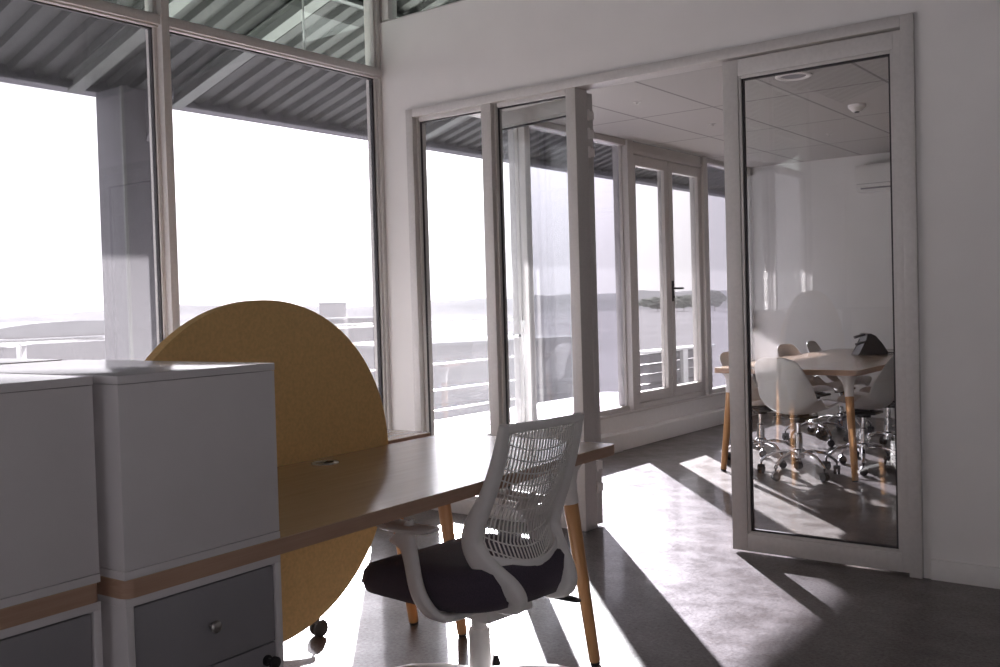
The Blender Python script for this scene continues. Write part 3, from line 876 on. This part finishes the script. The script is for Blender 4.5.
def shell_chair(label):
    o = tag(empty('shell_chair'), label, 'chair', 'white shell chairs at the conference table')
    prof = [(0.235, 0.432, 0.150), (0.215, 0.448, 0.19), (0.16, 0.452, 0.212), (0.06, 0.438, 0.224), (-0.05, 0.430, 0.230), (-0.13, 0.440, 0.232), (-0.185, 0.480, 0.232), (-0.212, 0.55, 0.228),
            (-0.232, 0.64, 0.216), (-0.250, 0.73, 0.198), (-0.262, 0.79, 0.170), (-0.268, 0.818, 0.120), (-0.270, 0.826, 0.06)]
    P = lerp_path(prof, 30)
    def f(u, v):
        t = v * 30; k = min(int(t), 29); w = t - k
        x, z, hw = (P[k][i] * (1 - w) + P[k + 1][i] * w for i in range(3))
        s = 2 * u - 1
        seat = max(0.0, min(1.0, (x + 0.20) / 0.22))
        back = 1 - seat
        lift = 0.055 * abs(s) ** 2.4 * seat + 0.10 * abs(s) ** 3 * max(0, 1 - abs(x + 0.13) / 0.12)
        wrap = 0.085 * abs(s) ** 2.2 * back * max(0.25, min(1, (0.86 - z) / 0.25))
        return (x + wrap, hw * s, z + lift)
    b = MB(); b.grid(f, 16, 30)
    b.build('shell', M['shell'], o, smooth=180, mods=[('SOLIDIFY', dict(thickness=0.007, offset=0)), ('SUBSURF', dict(levels=1, render_levels=1))])
    b = MB(); b.box((-0.11, -0.09, 0.395), (0.11, 0.09, 0.412), 0.006); b.lathe([(0.05, 0.37), (0.05, 0.396)], n=18); b.tube([(0, 0.09, 0.405), (0.0, 0.2, 0.40)], 0.006); b.build('mechanism', M['black'], o)
    b = MB(); b.box((-0.06, -0.05, 0.412), (0.06, 0.05, 0.426), 0.004); b.build('seat_pad_mount', M['black'], o)
    b = MB(); b.lathe([(0.027, 0.15), (0.027, 0.29), (0.018, 0.295), (0.018, 0.38)], n=20); b.build('column', M['chrome'], o)
    b = MB(); b.lathe([(0.036, 0.125), (0.042, 0.13), (0.042, 0.18), (0.03, 0.19)], n=22)
    cs = []
    for k in range(5):
        a = R(72 * k + 36); ca, sa = math.cos(a), math.sin(a)
        b.sweep([(0.03 * ca, 0.03 * sa, 0.158), (0.10 * ca, 0.10 * sa, 0.166), (0.18 * ca, 0.18 * sa, 0.150), (0.245 * ca, 0.245 * sa, 0.108), (0.268 * ca, 0.268 * sa, 0.082)],
                [0.021, 0.017, 0.014, 0.012, 0.012], [0.013, 0.012, 0.010, 0.010, 0.010], (-sa, ca, 0), n=10)
        cs.append((0.265 * ca, 0.265 * sa, a + 0.7 + 0.9 * k))
    b.build('star_base', M['chrome'], o)
    for x, y, a in cs: castor(o, x, y, a, r=0.028)
    return o
proto = shell_chair('x')
spots = [(-2.50, 6.60, 76, 'white shell chair at the near end of the conference table, its back toward us'),
         (-2.20, 7.06, 178, 'white shell chair nearest on the right side of the conference table, facing left'),
         (-2.22, 7.72, 186, 'white shell chair on the right side of the table, second from the door'),
         (-2.20, 8.42, 176, 'white shell chair on the right side of the table, farthest from the door'),
         (-2.93, 6.98, 2, 'white shell chair nearest on the window side of the table, beside the door stile'),
         (-2.95, 8.16, -6, 'white shell chair on the window side of the table, second from the far end'),
         (-2.92, 8.74, 4, 'white shell chair at the far end of the window side of the table')]
for i, (x, y, a, lab) in enumerate(spots):
    o = proto if i == 0 else copy_tree(proto)
    o.location = (x, y, 0); o.rotation_euler.z = R(a); o['label'] = lab

# desk phone
ph = tag(empty('telephone', (-2.51, 8.26, TZ1), R(33)), 'black desk telephone on the conference table', 'telephone')
b = MB(); b.prism([(-0.13, 0.0), (0.11, 0.0), (0.115, 0.02), (0.075, 0.085), (0.02, 0.155), (-0.02, 0.175), (-0.05, 0.172), (-0.055, 0.12), (-0.10, 0.03)], -0.10, 0.10, bev=0.006, axis='y')
b.build('body', M['black'], ph)
b = MB(); b.sweep([(-0.14, -0.06, 0.145), (-0.10, -0.06, 0.158), (-0.06, -0.06, 0.165)], [0.03, 0.022, 0.02], [0.012, 0.010, 0.010], (0, 1, 0)); b.sweep([(-0.13, -0.06, 0.085), (-0.09, -0.06, 0.10), (-0.06, -0.06, 0.105)], [0.03, 0.022, 0.02], [0.012, 0.010, 0.010], (0, 1, 0))
b.build('handset', M['black'], ph)
b = MB(); mt = Matrix.Translation((0.055, 0.02, 0.122)) @ Matrix.Rotation(R(51), 4, 'Y'); b.box((-0.028, -0.05, -0.002), (0.028, 0.05, 0.003), 0.001, mat=mt); b.build('display', M['screen'], ph)
b = MB(); b.tube([(0.10, 0.0, 0.01), (0.18, 0.02, 0.008), (0.26, 0.0, 0.006)], 0.005); b.build('cord', M['black'], ph)

# air conditioner on the back wall
ac = tag(empty('air_conditioner', (-2.66, YB, 2.24)), 'white split air conditioner high on the back wall of the meeting room', 'air conditioner')
b = MB(); b.prism([(0, 0.0), (-0.15, 0.0), (-0.205, 0.05), (-0.21, 0.22), (-0.19, 0.255), (0, 0.26)], -0.45, 0.45, bev=0.008, axis='x'); b.build('casing', M['shell'], ac)
b = MB(); b.box((-0.40, -0.195, 0.02), (0.40, -0.165, 0.034), 0.002); o = b.build('louvre', M['drawer'], ac)
b = MB(); b.box((-0.43, -0.214, 0.068), (0.43, -0.206, 0.072)); b.build('panel_gap', M['drawer'], ac)

# ceiling fittings
dl = tag(empty('ceiling_downlight', (-2.29, 6.09, ZC)), 'round white recessed downlight in the meeting room ceiling', 'ceiling light')
b = MB(); b.lathe([(0.075, -0.002), (0.085, -0.010), (0.10, -0.012), (0.112, -0.006), (0.114, 0.0)], n=40); b.build('ring', M['white'], dl)
b = MB(); b.lathe([(0.002, -0.003), (0.076, -0.003), (0.076, -0.001)], n=32); b.build('lens', M['drawer'], dl)
sm = tag(empty('smoke_detector', (-2.30, 7.36, ZC)), 'white smoke detector on the ceiling seen through the glass door', 'smoke detector')
b = MB(); b.lathe([(0.0, -0.05), (0.03, -0.05), (0.045, -0.035), (0.06, -0.02), (0.062, 0.0)], n=28); b.build('body', M['white'], sm)
b = MB(); b.lathe([(0.0, -0.058), (0.015, -0.058), (0.018, -0.05)], n=16); b.build('sensor', M['black'], sm)
for k, (x, y, lab) in enumerate([(-3.41, 6.09, 'small sprinkler head in the ceiling above the open doorway'), (-3.41, 7.29, 'small sprinkler head in the ceiling left of the door stile'), (-2.90, 8.50, 'small sprinkler head on the ceiling near the back wall')]):
    sp = tag(empty('sprinkler', (x, y, ZC)), lab, 'sprinkler', 'ceiling sprinklers')
    b = MB(); b.lathe([(0.026, 0.0), (0.026, -0.003), (0.008, -0.005), (0.006, -0.012), (0.012, -0.013), (0.012, -0.015), (0.0, -0.015)], n=18); b.build('head', M['alu'], sp)

# ------------------------------------------------------------------ the view outside
GZ = -10.0
b = MB(); b.grid(lambda u, v: (-3000 + 3600 * u, -400 + 3600 * v, GZ), 2, 2); struct(b.build('ground', M['ground'], smooth=0))
def hills(name, dist, hgt, seed, depth):
    b = MB()
    def f(u, v):
        az = R(100 + 75 * u); d = dist + depth * v
        hh = hgt * math.sin(PI * v) * (0.55 + 0.6 * noise.noise(Vector((u * 9 + seed, v * 2, seed))) + 0.2 * noise.noise(Vector((u * 45, v * 4, seed + 3))))
        return (d * math.cos(az), d * math.sin(az), GZ + max(0, hh))
    b.grid(f, 160, 10); return struct(b.build(name, M['hill'], smooth=60))
hills('hills', 1100, 26, 1.3, 500)

def px_dir(az_x, az_y): return Vector((az_x, az_y, 0)).normalized()
def shed(label, dirx, diry, dist, wid, dep, zt, rise, rot=0.0, group=None):
    p = px_dir(dirx, diry) * dist
    o = tag(empty('building', (p.x, p.y, GZ), math.atan2(diry, dirx) - PI / 2 + rot), label, 'building', group)
    H = zt - GZ
    b = MB(); b.box((-wid / 2, -dep / 2, 0), (wid / 2, dep / 2, H - rise)); b.build('wall', M['bwall'], o, smooth=0)
    b = MB(); e = 0.04 * wid
    if rise > 0.6:
        n = 12; pts = [(-wid / 2 - e, H - rise)] + [(-wid / 2 * math.cos(PI * k / n), H - rise + 0.2 + (rise - 0.2) * math.sin(PI * k / n)) for k in range(n + 1)] + [(wid / 2 + e, H - rise)]
        b.prism(pts, -dep / 2 - e, dep / 2 + e, axis='y')
    else:
        b.box((-wid / 2 - e, -dep / 2 - e, H - rise), (wid / 2 + e, dep / 2 + e, H))
    b.build('roof', M['broof'], o, smooth=0)
    return o
shed('long low arched shed far off at the left window edge', -0.883, 0.47, 210, 34, 20, 0.3, 2.6, 0.4)
shed('pale block building on the skyline beside the yellow screen', -0.732, 0.681, 420, 11, 12, 3.7, 0.5)
shed('long pale flat roof below the skyline block', -0.725, 0.689, 300, 40, 14, -1.6, 0.5, -0.2)
shed('flat pale roof in the middle distance beyond the first partition pane', -0.640, 0.768, 120, 26, 10, -3.0, 0.4, 0.5)
shed('low roofed building seen through the left window', -0.935, 0.36, 160, 30, 14, -1.6, 1.2, -0.3)
def tree(label, dirx, diry, dist, h, r, seed):
    p = px_dir(dirx, diry) * dist
    o = tag(empty('tree', (p.x, p.y, GZ)), label, 'tree', 'trees on the skyline')
    b = MB()
    r_ = bmesh.ops.create_icosphere(b.bm, subdivisions=4, radius=1)
    for v in r_['verts']:
        q = v.co.copy(); k = 1 + 0.45 * noise.noise(q * 2.1 + Vector((seed, 0, 0))) + 0.25 * noise.noise(q * 6 + Vector((0, seed, 0)))
        v.co = Vector((q.x * r * k, q.y * r * k, h * 0.62 + q.z * h * 0.38 * k))
    b.build('crown', M['leaf'], o, smooth=0)
    b = MB(); b.tube([(0, 0, 0), (0.1, 0, h * 0.5)], [0.05 * h * 0.6, 0.03 * h * 0.6], 8); b.build('trunk', M['bark'], o)
    return o
for k, (dx, dy, ds, h, r, lab) in enumerate([
        (-0.452, 0.892, 900, 13.8, 12, 'broad hazy tree on the skyline in the right leaf of the double door'),
        (-0.425, 0.905, 860, 16.5, 8, 'taller hazy tree on the skyline left of the glass door stile'),
        (-0.475, 0.880, 940, 13.2, 16, 'wide low tree on the skyline beyond the double door handle'),
        (-0.4375, 0.899, 960, 14.5, 9, 'rounded hazy tree on the skyline just left of the tallest one')]):
    tree(lab, dx, dy, ds, h, r, 3.1 * k + 1)

# ------------------------------------------------------------------ light
SUN_AZ = math.atan2(0.740, -0.673)   # toward the sun
SUN_EL = R(19.0)
SUN_E, SKY, SUN_GLOW = 55.0, 1.75, 9.0
to_sun = Vector((math.cos(SUN_AZ) * math.cos(SUN_EL), math.sin(SUN_AZ) * math.cos(SUN_EL), math.sin(SUN_EL)))
L = bpy.data.lights.new('sun', 'SUN'); L.energy = SUN_E; L.angle = R(0.6); L.color = (1.0, 0.975, 0.95)
so = bpy.data.objects.new('sun', L); COL.objects.link(so)
so.rotation_euler = to_sun.to_track_quat('Z', 'Y').to_euler(); so.location = to_sun * 30
wd = bpy.data.worlds.new('sky'); scene.world = wd; wd.use_nodes = True
nt = wd.node_tree; nt.nodes.clear()
tc = nt.nodes.new('ShaderNodeTexCoord')
sx = nt.nodes.new('ShaderNodeSeparateXYZ'); nt.links.new(tc.outputs['Generated'], sx.inputs['Vector'])
hz = nt.nodes.new('ShaderNodeValToRGB')          # bright hazy horizon, bluer and dimmer overhead
el = hz.color_ramp.elements
el[0].position = 0.0; el[0].color = (1.0, 0.982, 0.977, 1)
el[1].position = 0.75; el[1].color = (0.66, 0.655, 0.68, 1)
nt.links.new(sx.outputs['Z'], hz.inputs['Fac'])
dt = nt.nodes.new('ShaderNodeVectorMath'); dt.operation = 'DOT_PRODUCT'; dt.inputs[1].default_value = to_sun
nt.links.new(tc.outputs['Generated'], dt.inputs[0])
mxm = nt.nodes.new('ShaderNodeMath'); mxm.operation = 'MAXIMUM'; mxm.inputs[1].default_value = 0.0
nt.links.new(dt.outputs['Value'], mxm.inputs[0])
pw = nt.nodes.new('ShaderNodeMath'); pw.operation = 'POWER'; pw.inputs[1].default_value = 40.0
nt.links.new(mxm.outputs['Value'], pw.inputs[0])
ma = nt.nodes.new('ShaderNodeMath'); ma.operation = 'MULTIPLY_ADD'; ma.inputs[1].default_value = SUN_GLOW; ma.inputs[2].default_value = SKY
nt.links.new(pw.outputs['Value'], ma.inputs[0])
bg = nt.nodes.new('ShaderNodeBackground')
ow = nt.nodes.new('ShaderNodeOutputWorld')
nt.links.new(hz.outputs['Color'], bg.inputs['Color']); nt.links.new(ma.outputs['Value'], bg.inputs['Strength'])
nt.links.new(bg.outputs['Background'], ow.inputs['Surface'])

# ------------------------------------------------------------------ camera
f_px, yaw, pitch, roll, cyp = 985.55, R(37.475), R(-1.430), R(1.6145), 328.47
fw = Vector((-math.sin(yaw) * math.cos(pitch), math.cos(yaw) * math.cos(pitch), math.sin(pitch)))
rt = Vector((math.cos(yaw), math.sin(yaw), 0)); dn = fw.cross(rt)
r2 = rt * math.cos(roll) + dn * math.sin(roll); d2 = -rt * math.sin(roll) + dn * math.cos(roll)
cam = bpy.data.cameras.new('camera'); co = bpy.data.objects.new('camera', cam); COL.objects.link(co)
up = -d2; bk = -fw
co.matrix_world = Matrix(((r2.x, up.x, bk.x, 0), (r2.y, up.y, bk.y, 0), (r2.z, up.z, bk.z, 1.24), (0, 0, 0, 1)))
cam.sensor_width = 36.0; cam.sensor_fit = 'HORIZONTAL'
cam.lens = f_px * 36.0 / 1000.0
cam.shift_y = (cyp - 333.5) / 1000.0
cam.clip_start = 0.05; cam.clip_end = 6000
scene.camera = co

# ------------------------------------------------------------------ view
vs = scene.view_settings
vs.view_transform = 'Standard'; vs.look = 'None'; vs.gamma = 1.0; vs.use_curve_mapping = False
vs.exposure = 0.66
cy = scene.cycles
cy.max_bounces = 14; cy.diffuse_bounces = 7; cy.glossy_bounces = 6; cy.transparent_max_bounces = 40; cy.transmission_bounces = 6
cy.caustics_reflective = False; cy.caustics_refractive = False
cy.sample_clamp_indirect = 8.0
cy.use_denoising = True
